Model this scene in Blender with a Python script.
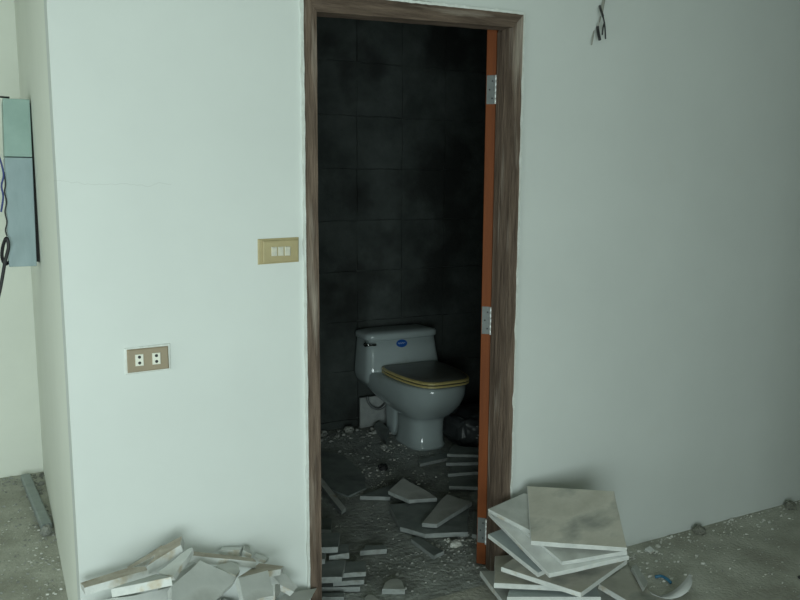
import bpy, bmesh, math, random
from mathutils import Vector, Matrix, noise
random.seed(7)
scene = bpy.context.scene
for o in list(bpy.data.objects):
    bpy.data.objects.remove(o)
COL = scene.collection

# ------------------------------------------------------------------ camera
CAM = Vector((0.0, -2.3049, 1.4751))
R2 = Vector((0.8885, -0.4589, 0.0053)); U2 = Vector((0.0613, 0.1302, 0.9896)); FW = Vector((0.4548, 0.8789, -0.1438))
FPX = 788.35
cd = bpy.data.cameras.new('camera'); cam = bpy.data.objects.new('camera', cd); COL.objects.link(cam)
cd.sensor_width = 36; cd.lens = FPX * 36 / 800; cd.clip_start = 0.02
cam.matrix_world = Matrix(((R2.x, U2.x, -FW.x, CAM.x), (R2.y, U2.y, -FW.y, CAM.y), (R2.z, U2.z, -FW.z, CAM.z), (0, 0, 0, 1)))
scene.camera = cam

# ------------------------------------------------------------------ light, exposure
vs = scene.view_settings
vs.view_transform = 'Standard'; vs.look = 'None'; vs.gamma = 1.0; vs.use_curve_mapping = False
vs.exposure = 0.0
w = bpy.data.worlds.new('world'); scene.world = w; w.use_nodes = True
w.node_tree.nodes['Background'].inputs[0].default_value = (0.72, 0.90, 1.0, 1)
w.node_tree.nodes['Background'].inputs[1].default_value = 1.0
WIN = (-1.45, 0.55, 0.06, 1.72)           # low window behind the camera: x0, x1, z0, z1 in the plane y = YB
WIN2 = (-2.4, -0.4, 0.06, 1.5)           # low window in the left wall: y0, y1, z0, z1 in the plane x = XL
YB = -3.7; XL = -2.6
def daylight(name, loc, rot, sx, sy, power, color):
    ld = bpy.data.lights.new(name, 'AREA'); ld.shape = 'RECTANGLE'; ld.size = sx; ld.size_y = sy; ld.energy = power; ld.color = color
    lo = bpy.data.objects.new(name, ld); COL.objects.link(lo); lo.location = loc; lo.rotation_euler = rot
daylight('window_daylight', ((WIN[0] + WIN[1]) / 2, YB - 0.02, (WIN[2] + WIN[3]) / 2), (math.pi / 2, 0, 0), WIN[1] - WIN[0] - .1, WIN[3] - WIN[2] - .1, 83, (0.86, 1.0, 0.975))
daylight('side_window_daylight', (XL - 0.02, (WIN2[0] + WIN2[1]) / 2, (WIN2[2] + WIN2[3]) / 2), (math.pi / 2, 0, -math.pi / 2), WIN2[1] - WIN2[0] - .1, WIN2[3] - WIN2[2] - .1, 28, (0.88, 1.0, 0.95))

# ------------------------------------------------------------------ helpers
def ray(px, py):
    return FW + R2 * ((px - 400) / FPX) - U2 * ((py - 300) / FPX)
def at(px, py, ax, v):                       # the point seen at a pixel, on the plane where coordinate ax = v
    d = ray(px, py); return CAM + d * ((v - CAM[ax]) / d[ax])
def atp(px, py, n, d0):
    d = ray(px, py); return CAM + d * ((d0 - n.dot(CAM)) / n.dot(d))

def node(nt, t, **k):
    n = nt.nodes.new(t)
    for a, b in k.items(): setattr(n, a, b)
    return n
def make_mat(name, c1, c2=None, rough=0.7, scale=4.0, detail=6.0, c3=None, scale3=1.2, lo3=0.55, hi3=0.7, bump=0.0, bscale=60.0, metallic=0.0, stretch=None, lo=0.35, hi=0.65, spec=0.5, coat=0.0, coords='Object'):
    m = bpy.data.materials.new(name); m.use_nodes = True; nt = m.node_tree; b = nt.nodes['Principled BSDF']
    b.inputs['Roughness'].default_value = rough; b.inputs['Metallic'].default_value = metallic
    b.inputs['Specular IOR Level'].default_value = spec; b.inputs['Coat Weight'].default_value = coat
    tc = node(nt, 'ShaderNodeTexCoord'); mp = node(nt, 'ShaderNodeMapping'); nt.links.new(tc.outputs[coords], mp.inputs[0])
    if stretch: mp.inputs['Scale'].default_value = stretch
    b.inputs['Base Color'].default_value = (*c1, 1)
    col = None
    if c2:
        n1 = node(nt, 'ShaderNodeTexNoise'); n1.inputs['Scale'].default_value = scale; n1.inputs['Detail'].default_value = detail
        n1.inputs['Roughness'].default_value = 0.62
        nt.links.new(mp.outputs[0], n1.inputs['Vector'])
        r = node(nt, 'ShaderNodeValToRGB'); e = r.color_ramp.elements
        e[0].position = lo; e[0].color = (*c1, 1); e[1].position = hi; e[1].color = (*c2, 1)
        nt.links.new(n1.outputs['Fac'], r.inputs[0]); col = r.outputs[0]
    if c3:
        n3 = node(nt, 'ShaderNodeTexNoise'); n3.inputs['Scale'].default_value = scale3; n3.inputs['Detail'].default_value = 5
        nt.links.new(mp.outputs[0], n3.inputs['Vector'])
        mr = node(nt, 'ShaderNodeMapRange'); mr.inputs[1].default_value = lo3; mr.inputs[2].default_value = hi3
        nt.links.new(n3.outputs['Fac'], mr.inputs[0])
        mx = node(nt, 'ShaderNodeMix', data_type='RGBA'); nt.links.new(mr.outputs[0], mx.inputs[0])
        if col: nt.links.new(col, mx.inputs[6])
        else: mx.inputs[6].default_value = (*c1, 1)
        mx.inputs[7].default_value = (*c3, 1); col = mx.outputs[2]
    if col: nt.links.new(col, b.inputs['Base Color'])
    if bump:
        n2 = node(nt, 'ShaderNodeTexNoise'); n2.inputs['Scale'].default_value = bscale; n2.inputs['Detail'].default_value = 6
        nt.links.new(mp.outputs[0], n2.inputs['Vector'])
        bp = node(nt, 'ShaderNodeBump'); bp.inputs['Strength'].default_value = bump; bp.inputs['Distance'].default_value = 0.01
        nt.links.new(n2.outputs['Fac'], bp.inputs['Height']); nt.links.new(bp.outputs[0], b.inputs['Normal'])
    return m
def obj_random(m, amount):
    """small per-object brightness differences between pieces that share a material"""
    nt = m.node_tree; b = nt.nodes['Principled BSDF']; l = b.inputs['Base Color'].links
    oi = node(nt, 'ShaderNodeObjectInfo'); mr = node(nt, 'ShaderNodeMapRange'); mr.inputs[3].default_value = 1 - amount; mr.inputs[4].default_value = 1 + amount
    nt.links.new(oi.outputs['Random'], mr.inputs[0])
    h = node(nt, 'ShaderNodeHueSaturation'); nt.links.new(mr.outputs[0], h.inputs['Value'])
    if l: src = l[0].from_socket; nt.links.new(src, h.inputs['Color'])
    else: h.inputs['Color'].default_value = b.inputs['Base Color'].default_value
    nt.links.new(h.outputs[0], b.inputs['Base Color'])

def link(name, me, mats, parent=None, smooth=False):
    o = bpy.data.objects.new(name, me); COL.objects.link(o)
    if not isinstance(mats, (list, tuple)): mats = [mats]
    if not me.materials:
        for m in mats: me.materials.append(m)
    if smooth:
        for p in me.polygons: p.use_smooth = True
    if parent: o.parent = parent
    return o
def from_bm(name, bm, mats, parent=None, smooth=False):
    bmesh.ops.recalc_face_normals(bm, faces=bm.faces)
    me = bpy.data.meshes.new(name); bm.to_mesh(me); bm.free()
    return link(name, me, mats, parent, smooth)
def box(bm, x0, x1, y0, y1, z0, z1, mi=0):
    v = [bm.verts.new(p) for p in ((x0, y0, z0), (x1, y0, z0), (x1, y1, z0), (x0, y1, z0), (x0, y0, z1), (x1, y0, z1), (x1, y1, z1), (x0, y1, z1))]
    fs = []
    for f in ((0, 3, 2, 1), (4, 5, 6, 7), (0, 1, 5, 4), (1, 2, 6, 5), (2, 3, 7, 6), (3, 0, 4, 7)):
        fc = bm.faces.new([v[i] for i in f]); fc.material_index = mi; fs.append(fc)
    return v
def tag(o, label=None, cat=None, group=None, kind=None):
    if label: o['label'] = label
    if cat: o['category'] = cat
    if group: o['group'] = group
    if kind: o['kind'] = kind
    return o
def empty(name, loc=(0, 0, 0)):
    o = bpy.data.objects.new(name, None); o.empty_display_size = 0.05; o.location = loc; COL.objects.link(o); return o
def at_base(root):
    """children were built in world coordinates: keep them in place under a root that stands at its base"""
    for c in root.children: c.matrix_parent_inverse = Matrix.Translation(root.location).inverted()
def bevel(o, w_, seg=2):
    m = o.modifiers.new('bevel', 'BEVEL'); m.width = w_; m.segments = seg; m.limit_method = 'ANGLE'
def loft(bm, rings, cap0=True, cap1=True, mi=0):
    vr = [[bm.verts.new(p) for p in r] for r in rings]
    for a, b in zip(vr, vr[1:]):
        n = len(a)
        for i in range(n):
            f = bm.faces.new((a[i], a[(i + 1) % n], b[(i + 1) % n], b[i])); f.material_index = mi
    if cap0: bm.faces.new(list(reversed(vr[0]))).material_index = mi
    if cap1: bm.faces.new(vr[-1]).material_index = mi
def tube(bm, pts, r, n=8, mi=0):
    pts = [Vector(p) for p in pts]; rings = []
    prev = None
    for i, p in enumerate(pts):
        t = (pts[min(i + 1, len(pts) - 1)] - pts[max(i - 1, 0)]).normalized()
        a = t.orthogonal().normalized() if prev is None else (prev - t * prev.dot(t)).normalized()
        prev = a; b = t.cross(a)
        rr = r[i] if isinstance(r, (list, tuple)) else r
        rings.append([p + (a * math.cos(2 * math.pi * k / n) + b * math.sin(2 * math.pi * k / n)) * rr for k in range(n)])
    loft(bm, rings, mi=mi)
def smooth_path(pts, k=6):
    pts = [Vector(p) for p in pts]; out = []
    for i in range(len(pts) - 1):
        p0 = pts[max(i - 1, 0)]; p1 = pts[i]; p2 = pts[i + 1]; p3 = pts[min(i + 2, len(pts) - 1)]
        for j in range(k):
            t = j / k
            out.append(0.5 * ((2 * p1) + (p2 - p0) * t + (2 * p0 - 5 * p1 + 4 * p2 - p3) * t * t + (3 * p1 - p0 - 3 * p2 + p3) * t ** 3))
    out.append(pts[-1]); return out

# ------------------------------------------------------------------ materials
M = {}
def wall_paint():
    m = make_mat('white_wall_paint', (0.645, 0.68, 0.655), (0.61, 0.643, 0.62), 0.62, scale=1.6, c3=(0.61, 0.63, 0.595), scale3=3.5, lo3=0.66, hi3=0.85, bump=0.05, bscale=22)
    nt = m.node_tree; b = nt.nodes['Principled BSDF']; src = b.inputs['Base Color'].links[0].from_socket
    # hairline crack in the plaster (its own shape): z = 1.475 + wobble, between x = 0.155 and 0.46
    tc = node(nt, 'ShaderNodeTexCoord'); sp = node(nt, 'ShaderNodeSeparateXYZ'); nt.links.new(tc.outputs['Object'], sp.inputs[0])
    nz = node(nt, 'ShaderNodeTexNoise', noise_dimensions='1D'); nz.inputs['Scale'].default_value = 9; nz.inputs['Detail'].default_value = 4
    nt.links.new(sp.outputs[0], nz.inputs['W'])
    def math_(op, a, b_=None, c=None):
        n = node(nt, 'ShaderNodeMath', operation=op)
        for i, v in enumerate((a, b_, c)):
            if v is None: continue
            if isinstance(v, (int, float)): n.inputs[i].default_value = v
            else: nt.links.new(v, n.inputs[i])
        return n.outputs[0]
    wz = math_('MULTIPLY_ADD', nz.outputs['Fac'], 0.05, 1.451)
    d = math_('ABSOLUTE', math_('SUBTRACT', sp.outputs[2], wz))
    k = math_('MULTIPLY', math_('LESS_THAN', d, 0.0011), math_('LESS_THAN', sp.outputs[0], 0.46))
    k = math_('MULTIPLY', k, 0.22)
    mx = node(nt, 'ShaderNodeMix', data_type='RGBA'); nt.links.new(k, mx.inputs[0]); nt.links.new(src, mx.inputs[6]); mx.inputs[7].default_value = (0.35, 0.36, 0.33, 1)
    nt.links.new(mx.outputs[2], b.inputs['Base Color'])
    return m
M['wall'] = wall_paint()
M['cream'] = make_mat('cream_wall_paint', (0.83, 0.855, 0.775), (0.78, 0.805, 0.73), 0.65, scale=1.8, bump=0.05, bscale=22)
M['ceiling'] = make_mat('ceiling_concrete', (0.42, 0.44, 0.36), (0.36, 0.38, 0.31), 0.85, scale=2)
M['grey_render'] = make_mat('grey_cement_render', (0.42, 0.44, 0.38), (0.36, 0.38, 0.33), 0.85, scale=2)
M['concrete'] = make_mat('bare_concrete_floor', (0.34, 0.335, 0.285), (0.51, 0.51, 0.45), 0.85, scale=7, detail=10, c3=(0.245, 0.235, 0.19), scale3=2.2, lo3=0.5, hi3=0.75, bump=0.5, bscale=70)
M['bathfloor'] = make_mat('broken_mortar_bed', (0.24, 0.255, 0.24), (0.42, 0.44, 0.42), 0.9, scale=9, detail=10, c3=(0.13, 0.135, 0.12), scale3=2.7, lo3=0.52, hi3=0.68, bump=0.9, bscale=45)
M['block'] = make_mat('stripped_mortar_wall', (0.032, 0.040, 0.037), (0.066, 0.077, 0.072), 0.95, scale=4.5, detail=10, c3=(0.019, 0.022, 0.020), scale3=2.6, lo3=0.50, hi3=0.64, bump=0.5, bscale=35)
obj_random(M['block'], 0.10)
for key in ('block',):
    nt = M[key].node_tree; g = node(nt, 'ShaderNodeNewGeometry'); mp_ = [n for n in nt.nodes if n.type == 'MAPPING'][0]; nt.links.new(g.outputs['Position'], mp_.inputs[0])
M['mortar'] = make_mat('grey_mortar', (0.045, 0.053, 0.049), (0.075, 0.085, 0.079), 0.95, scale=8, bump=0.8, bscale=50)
M['wood_frame'] = make_mat('weathered_frame_wood', (0.066, 0.043, 0.030), (0.165, 0.117, 0.086), 0.8, scale=5, detail=9, stretch=(9, 9, 0.9), c3=(0.28, 0.235, 0.195), scale3=2.6, lo3=0.56, hi3=0.72, bump=0.6, bscale=14)
M['wood_frame_head'] = make_mat('weathered_head_wood', (0.066, 0.043, 0.030), (0.165, 0.117, 0.086), 0.8, scale=5, detail=9, stretch=(0.9, 9, 9), c3=(0.28, 0.235, 0.195), scale3=2.6, lo3=0.64, hi3=0.78, bump=0.6, bscale=14)
M['door'] = make_mat('orange_red_door_wood', (0.185, 0.050, 0.012), (0.14, 0.038, 0.010), 0.6, scale=4, stretch=(12, 12, 0.7), c3=(0.095, 0.030, 0.012), scale3=1.3, lo3=0.58, hi3=0.75, spec=0.2, bump=0.1, bscale=20)
M['steel'] = make_mat('grey_steel', (0.15, 0.165, 0.162), (0.12, 0.13, 0.128), 0.5, scale=20, metallic=0.2)
M['bright_steel'] = make_mat('bright_steel', (0.80, 0.82, 0.81), None, 0.35, metallic=0.2)
M['dark'] = make_mat('dark_slot', (0.012, 0.012, 0.012), None, 0.6)
M['bead'] = make_mat('ragged_paint_bead', (0.72, 0.75, 0.72), (0.60, 0.62, 0.58), 0.7, scale=30, bump=0.4, bscale=90)
M['plate'] = make_mat('tan_plastic_plate', (0.31, 0.25, 0.165), (0.26, 0.21, 0.14), 0.5, scale=14, c3=(0.33, 0.23, 0.13), scale3=9, lo3=0.58, hi3=0.75)
M['plate2'] = make_mat('yellowed_plastic_plate', (0.41, 0.345, 0.185), (0.35, 0.29, 0.155), 0.5, scale=14)
M['ivory'] = make_mat('ivory_plastic', (0.72, 0.72, 0.63), None, 0.45)
M['rocker'] = make_mat('grey_ivory_rocker', (0.60, 0.58, 0.47), (0.5, 0.49, 0.42), 0.45, scale=60)
M['box_green'] = make_mat('green_grey_enamel', (0.30, 0.43, 0.385), (0.25, 0.37, 0.33), 0.5, scale=9, c3=(0.5, 0.58, 0.54), scale3=10, lo3=0.7, hi3=0.8)
M['box_blue'] = make_mat('blue_grey_enamel', (0.29, 0.38, 0.40), (0.25, 0.335, 0.35), 0.5, scale=9, c3=(0.55, 0.62, 0.62), scale3=8, lo3=0.70, hi3=0.76, stretch=(4, 4, 0.9))
M['wire_black'] = make_mat('black_insulation', (0.014, 0.014, 0.016), None, 0.5)
M['wire_blue'] = make_mat('blue_insulation', (0.03, 0.05, 0.20), None, 0.5)
M['wire_grey'] = make_mat('grey_insulation', (0.33, 0.33, 0.29), None, 0.55)
M['ceramic'] = make_mat('grey_glazed_ceramic', (0.40, 0.465, 0.465), (0.36, 0.42, 0.42), 0.10, scale=3, spec=0.6, c3=(0.30, 0.33, 0.31), scale3=4, lo3=0.6, hi3=0.8)
M['lid_dark'] = make_mat('dusty_dark_seat', (0.125, 0.13, 0.115), (0.17, 0.175, 0.155), 0.35, scale=6)
M['gold'] = make_mat('yellow_gold_trim', (0.60, 0.50, 0.20), (0.50, 0.42, 0.17), 0.35, scale=12)
M['chrome'] = make_mat('chrome', (0.5, 0.52, 0.52), None, 0.12, metallic=1.0)
M['sticker'] = make_mat('blue_sticker', (0.012, 0.085, 0.34), None, 0.35)
M['sticker_white'] = make_mat('sticker_print', (0.45, 0.58, 0.75), None, 0.4)
M['tile_white'] = make_mat('pale_marble_face', (0.58, 0.60, 0.585), (0.74, 0.755, 0.735), 0.45, scale=7, detail=9, c3=(0.47, 0.48, 0.455), scale3=5, lo3=0.52, hi3=0.68, bump=0.06, bscale=60)
M['tile_edge'] = make_mat('cut_marble_edge', (0.52, 0.54, 0.52), (0.65, 0.665, 0.64), 0.6, scale=18, c3=(0.46, 0.40, 0.29), scale3=11, lo3=0.58, hi3=0.68, bump=0.2, bscale=90)
M['tile_brown'] = make_mat('dirty_mortar_back', (0.36, 0.31, 0.25), (0.50, 0.46, 0.39), 0.85, scale=16, detail=8, c3=(0.24, 0.19, 0.14), scale3=9, lo3=0.55, hi3=0.7, bump=0.4, bscale=70)
M['tile_dusty'] = make_mat('dusty_grey_brown_face', (0.40, 0.385, 0.325), (0.53, 0.515, 0.45), 0.6, scale=5, detail=8, c3=(0.26, 0.265, 0.235), scale3=4.2, lo3=0.53, hi3=0.66, bump=0.1, bscale=50, stretch=(1, 1.6, 1))
M['tile_grey'] = make_mat('mid_grey_marble', (0.38, 0.395, 0.37), (0.53, 0.545, 0.515), 0.5, scale=6, detail=9, c3=(0.29, 0.295, 0.27), scale3=5, lo3=0.52, hi3=0.68, bump=0.08, bscale=60)
M['tile_blue'] = make_mat('blue_grey_marble', (0.29, 0.335, 0.338), (0.40, 0.45, 0.45), 0.45, scale=6, detail=9, bump=0.05, bscale=60)
M['tile_slate'] = make_mat('dark_grey_marble', (0.17, 0.195, 0.19), (0.28, 0.31, 0.30), 0.5, scale=7, detail=9, c3=(0.115, 0.13, 0.127), scale3=5, lo3=0.5, hi3=0.68, bump=0.1, bscale=60)
M['edge_grey'] = make_mat('grey_cut_edge', (0.23, 0.25, 0.243), (0.33, 0.352, 0.34), 0.6, scale=16, c3=(0.16, 0.16, 0.14), scale3=11, lo3=0.6, hi3=0.7, bump=0.2, bscale=90)
for k_ in ('tile_white', 'tile_grey', 'tile_slate'): obj_random(M[k_], 0.10)
M['chip_white'] = make_mat('white_plaster_crumbs', (0.62, 0.63, 0.59), (0.45, 0.45, 0.40), 0.85, scale=20)
M['chip_grey'] = make_mat('grey_mortar_crumbs', (0.36, 0.37, 0.34), (0.20, 0.205, 0.185), 0.9, scale=12)
M['chip_dark'] = make_mat('dark_crumbly_mortar', (0.13, 0.135, 0.115), (0.24, 0.24, 0.20), 0.95, scale=60, bump=0.8, bscale=80)
M['sack'] = make_mat('black_plastic_sack', (0.035, 0.04, 0.043), (0.07, 0.077, 0.08), 0.36, scale=6)
M['print'] = make_mat('faded_white_print', (0.62, 0.63, 0.62), None, 0.6)
M['galv'] = make_mat('galvanised_steel', (0.26, 0.30, 0.295), (0.36, 0.40, 0.39), 0.6, scale=14, metallic=0.1)
M['paper'] = make_mat('white_plastic_strip', (0.60, 0.61, 0.60), (0.50, 0.51, 0.50), 0.6, scale=7)
M['blue_bit'] = make_mat('blue_plastic', (0.03, 0.14, 0.24), None, 0.5)
M['winframe'] = make_mat('window_frame_metal', (0.25, 0.26, 0.26), None, 0.5)

# ------------------------------------------------------------------ the setting
XC = 0.162; YR = 2.012; H = 2.7; XR = 4.7
DX0, DX1, DZ = 0.857, 1.662, 2.056
def wall_box(name, boxes, mat, label):
    bm = bmesh.new()
    for b in boxes: box(bm, *b)
    bmesh.ops.remove_doubles(bm, verts=bm.verts, dist=1e-5)
    o = from_bm(name, bm, mat); tag(o, label, None, None, 'structure'); return o
# front wall with the doorway (one shell with a hole)
def front_wall():
    bm = bmesh.new(); y0, y1 = 0.0, 0.10
    xs = [XC, DX0, DX1, XR]; zs = [0, DZ, H]
    V = {(i, k, j): bm.verts.new((xs[i], (y0, y1)[j], zs[k])) for i in range(4) for k in range(3) for j in range(2)}
    cells = [(i, k) for i in range(3) for k in range(2) if (i, k) != (1, 0)]
    for i, k in cells:
        for j in range(2): bm.faces.new([V[q] for q in ((i, k, j), (i + 1, k, j), (i + 1, k + 1, j), (i, k + 1, j))])
        for (di, dk, p, q) in ((-1, 0, (i, k), (i, k + 1)), (1, 0, (i + 1, k), (i + 1, k + 1)), (0, -1, (i, k), (i + 1, k)), (0, 1, (i, k + 1), (i + 1, k + 1))):
            if (i + di, k + dk) not in cells: bm.faces.new([V[(*p, 0)], V[(*q, 0)], V[(*q, 1)], V[(*p, 1)]])
    o = from_bm('wall_front', bm, M['wall']); tag(o, 'white painted plaster wall around the doorway', None, None, 'structure')
front_wall()
wall_box('wall_side', [(XC, XC + 0.1, 0.1, YR, 0, H)], M['cream'], 'narrow cream side of the wall corner, seen edge-on')
wall_box('wall_rear', [(XL, XC, YR, YR + 0.1, 0, H)], M['cream'], 'cream painted rear wall at the far left')
wall_box('wall_left', [(XL - 0.1, XL, YB - 0.1, WIN2[0], 0, H), (XL - 0.1, XL, WIN2[1], YR + 0.1, 0, H), (XL - 0.1, XL, WIN2[0], WIN2[1], 0, WIN2[2]), (XL - 0.1, XL, WIN2[0], WIN2[1], WIN2[3], H)], M['grey_render'], 'bare wall with a low window left of the camera')
wall_box('wall_right', [(XR, XR + 0.1, -2.0, 0.1, 0, H)], M['grey_render'], 'bare wall at the far right end')
wall_box('wall_corner', [(1.72, XR, -2.0, -1.9, 0, H), (1.72, 1.82, YB, -2.0, 0, H)], M['grey_render'], 'bare wall corner right of the camera')
wall_box('wall_behind', [(XL, WIN[0], YB - 0.1, YB, 0, H), (WIN[1], 1.82, YB - 0.1, YB, 0, H), (WIN[0], WIN[1], YB - 0.1, YB, 0, WIN[2]), (WIN[0], WIN[1], YB - 0.1, YB, WIN[3], H)], M['grey_render'], 'bare wall with a low window behind the camera')
def window(name, o0, o1, z0, z1, along, c, label):
    e = empty(name, ((o0 + o1) / 2, c, z0) if along == 'x' else (c, (o0 + o1) / 2, z0)); tag(e, label, None, None, 'structure')
    bm = bmesh.new()
    for (a, b, cc, d) in ((o0, o0 + .04, z0, z1), (o1 - .04, o1, z0, z1), (o0 + .04, o1 - .04, z0, z0 + .04), (o0 + .04, o1 - .04, z1 - .04, z1)):
        if along == 'x': box(bm, a, b, c - .08, c - .03, cc, d)
        else: box(bm, c - .08, c - .03, a, b, cc, d)
    from_bm('window_frame', bm, M['winframe'], e); at_base(e)
window('window_1', *WIN, 'x', YB, 'low window behind the camera')
window('window_2', *WIN2, 'y', XL, 'low window in the left wall')
wall_box('ceiling', [(XL, XR, YB, YR, H, H + 0.1)], M['ceiling'], 'plain ceiling of the stripped room')
fl = wall_box('floor', [(XL, XR, YB, 0.0, -0.1, 0), (XL, XC, 0.0, YR, -0.1, 0)], M['concrete'], 'dusty bare concrete floor')
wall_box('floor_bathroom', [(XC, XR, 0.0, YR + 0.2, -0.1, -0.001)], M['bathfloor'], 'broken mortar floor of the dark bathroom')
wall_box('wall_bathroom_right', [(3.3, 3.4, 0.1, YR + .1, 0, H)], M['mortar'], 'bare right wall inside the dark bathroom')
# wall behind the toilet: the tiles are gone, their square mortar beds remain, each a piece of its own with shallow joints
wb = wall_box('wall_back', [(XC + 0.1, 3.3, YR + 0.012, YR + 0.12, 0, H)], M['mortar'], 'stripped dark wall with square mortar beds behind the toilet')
BH, BW = 0.305, 0.30
rb = random.Random(3)
def block_mesh(k):
    bm = bmesh.new(); n = 4
    w2, h2 = BW / 2 - 0.0015, BH / 2 - 0.0015
    r = random.Random(k)
    per = []
    for i in range(n): per.append((-w2 + 2 * w2 * i / n, -h2))
    for i in range(2): per.append((w2, -h2 + 2 * h2 * i / 2))
    for i in range(n): per.append((w2 - 2 * w2 * i / n, h2))
    for i in range(2): per.append((-w2, h2 - 2 * h2 * i / 2))
    per = [(x + r.uniform(-.003, .003), z + r.uniform(-.003, .003)) for x, z in per]
    fr = [bm.verts.new((x * .985, -0.0095 + r.uniform(-.0025, .0025), z * .985)) for x, z in per]
    md = [bm.verts.new((x, -0.007, z)) for x, z in per]; bk = [bm.verts.new((x, 0.02, z)) for x, z in per]
    bm.faces.new(fr)
    for A, B in ((fr, md), (md, bk)):
        for i in range(len(per)):
            j = (i + 1) % len(per); bm.faces.new((A[i], A[j], B[j], B[i]))
    bmesh.ops.recalc_face_normals(bm, faces=bm.faces)
    me = bpy.data.meshes.new('mortar_bed'); bm.to_mesh(me); bm.free(); me.materials.append(M['block']); return me
bms = [block_mesh(k) for k in range(5)]
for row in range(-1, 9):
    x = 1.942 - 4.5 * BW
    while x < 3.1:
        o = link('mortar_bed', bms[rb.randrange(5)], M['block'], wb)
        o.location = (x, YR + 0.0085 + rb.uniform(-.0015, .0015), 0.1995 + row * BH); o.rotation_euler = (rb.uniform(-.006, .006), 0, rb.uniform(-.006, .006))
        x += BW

# door frame
fr = empty('trim_1', ((DX0 + DX1) / 2, 0.05, 0)); tag(fr, 'weathered brown wooden door frame with flaking paint', None, None, 'structure')
FY0, FYR, FY1 = -0.006, 0.062, 0.112
def jamb(sgn, xo, xi, ztop_in, ztop_out):
    """L-shaped profile with a rebate for the door, slightly uneven along its height"""
    bm = bmesh.new(); rings = []; r = random.Random(int(xo * 100)); n = 24
    for i in range(n + 1):
        t = i / n; jx = r.uniform(-.0012, .0012)
        zi = ztop_in * t; zo = ztop_out * t
        xr = xi - sgn * 0.014
        rings.append([(xo, FY0, zo), (xi + jx, FY0, zi), (xi + jx, FYR, zi), (xr, FYR, zi), (xr, FY1, zi), (xo, FY1, zo)])
    loft(bm, rings); return from_bm('jamb', bm, M['wood_frame'], fr)
jamb(1, DX0, 0.903, 1.989, 2.0575)
jamb(-1, DX1, 1.619, 2.010, 2.0575)
bm = bmesh.new(); rings = []
for i in range(13):
    t = i / 12; j = random.uniform(-.0012, .0012)
    xo = DX0 + (DX1 - DX0) * t; xi = 0.903 + (1.619 - 0.903) * t
    zi = 1.989 + .021 * t + j; zo = 2.0575
    rings.append([(xo, FY0, zo), (xi, FY0, zi), (xi, FYR, zi), (xi, FYR, zi + .014), (xi, FY1, zi + .014), (xo, FY1, zo)])
loft(bm, rings); from_bm('head', bm, M['wood_frame_head'], fr)
def bead(p0, p1, side):
    bm = bmesh.new(); r = random.Random(int(p0[0] * 1000) + 5); n = 90; rings = []
    p0 = Vector(p0); p1 = Vector(p1); d = (p1 - p0).normalized(); s = Vector((-d.z, 0, d.x))
    for i in range(n + 1):
        t = i / n; c = p0.lerp(p1, t); a = 0.004 + 0.004 * abs(noise.noise((t * 23, side, 0))); b = 0.003 + 0.007 * max(0, noise.noise((t * 31, side + 7, 0)))
        q = [c - s * a, c + s * b]
        rings.append([(q[0].x, 0.0, q[0].z), (q[0].x, -.0075, q[0].z), (q[1].x, -.0085, q[1].z), (q[1].x, 0.0, q[1].z)])
    loft(bm, rings); return from_bm('paint_bead', bm, M['bead'], fr)
bead((DX0, 0, 0.0), (DX0, 0, 2.046), 1); bead((DX1, 0, 0.0), (DX1, 0, 2.058), 2); bead((DX0, 0, 2.046), (DX1, 0, 2.059), 3)
at_base(fr)

# door, opened wide into the bathroom: only its hinge edge shows
PIV = Vector((1.640, 0.122, 0)); TH = math.radians(135)
door = empty('door_1', PIV); tag(door, 'orange-brown wooden door swung open into the bathroom, seen edge-on', None, None, 'structure')
door.rotation_euler = (0, 0, -TH)
bm = bmesh.new(); box(bm, -0.70, -0.002, -0.038, -0.001, 0.004, 2.032)
leaf = from_bm('door_leaf', bm, M['door'], door); bevel(leaf, 0.0015, 1)
for z0, z1 in ((1.767, 1.868), (0.924, 1.028), (0.094, 0.196)):
    bm = bmesh.new()
    box(bm, -0.0025, -0.0002, -0.035, -0.001, z0, z1)
    h = from_bm('hinge', bm, M['steel'], door)
    bm = bmesh.new()
    for k in range(5):
        za = z0 + (z1 - z0) * k / 5; zb = z0 + (z1 - z0) * (k + 1) / 5 - 0.0012
        tube(bm, [(0.007, 0.001, za), (0.007, 0.001, zb)], 0.0052, 10)
    from_bm('knuckle', bm, M['bright_steel'], h, True)
    bm = bmesh.new()
    for k, zz in enumerate((0.2, 0.5, 0.8)):
        z = z0 + (z1 - z0) * zz; y = -0.024 if k % 2 else -0.014
        tube(bm, [(-0.0004, y, z), (0.0006, y, z)], 0.0032, 8)
    from_bm('screw', bm, M['dark'], h)
door.rotation_euler = (0, 0, -TH)

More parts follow.
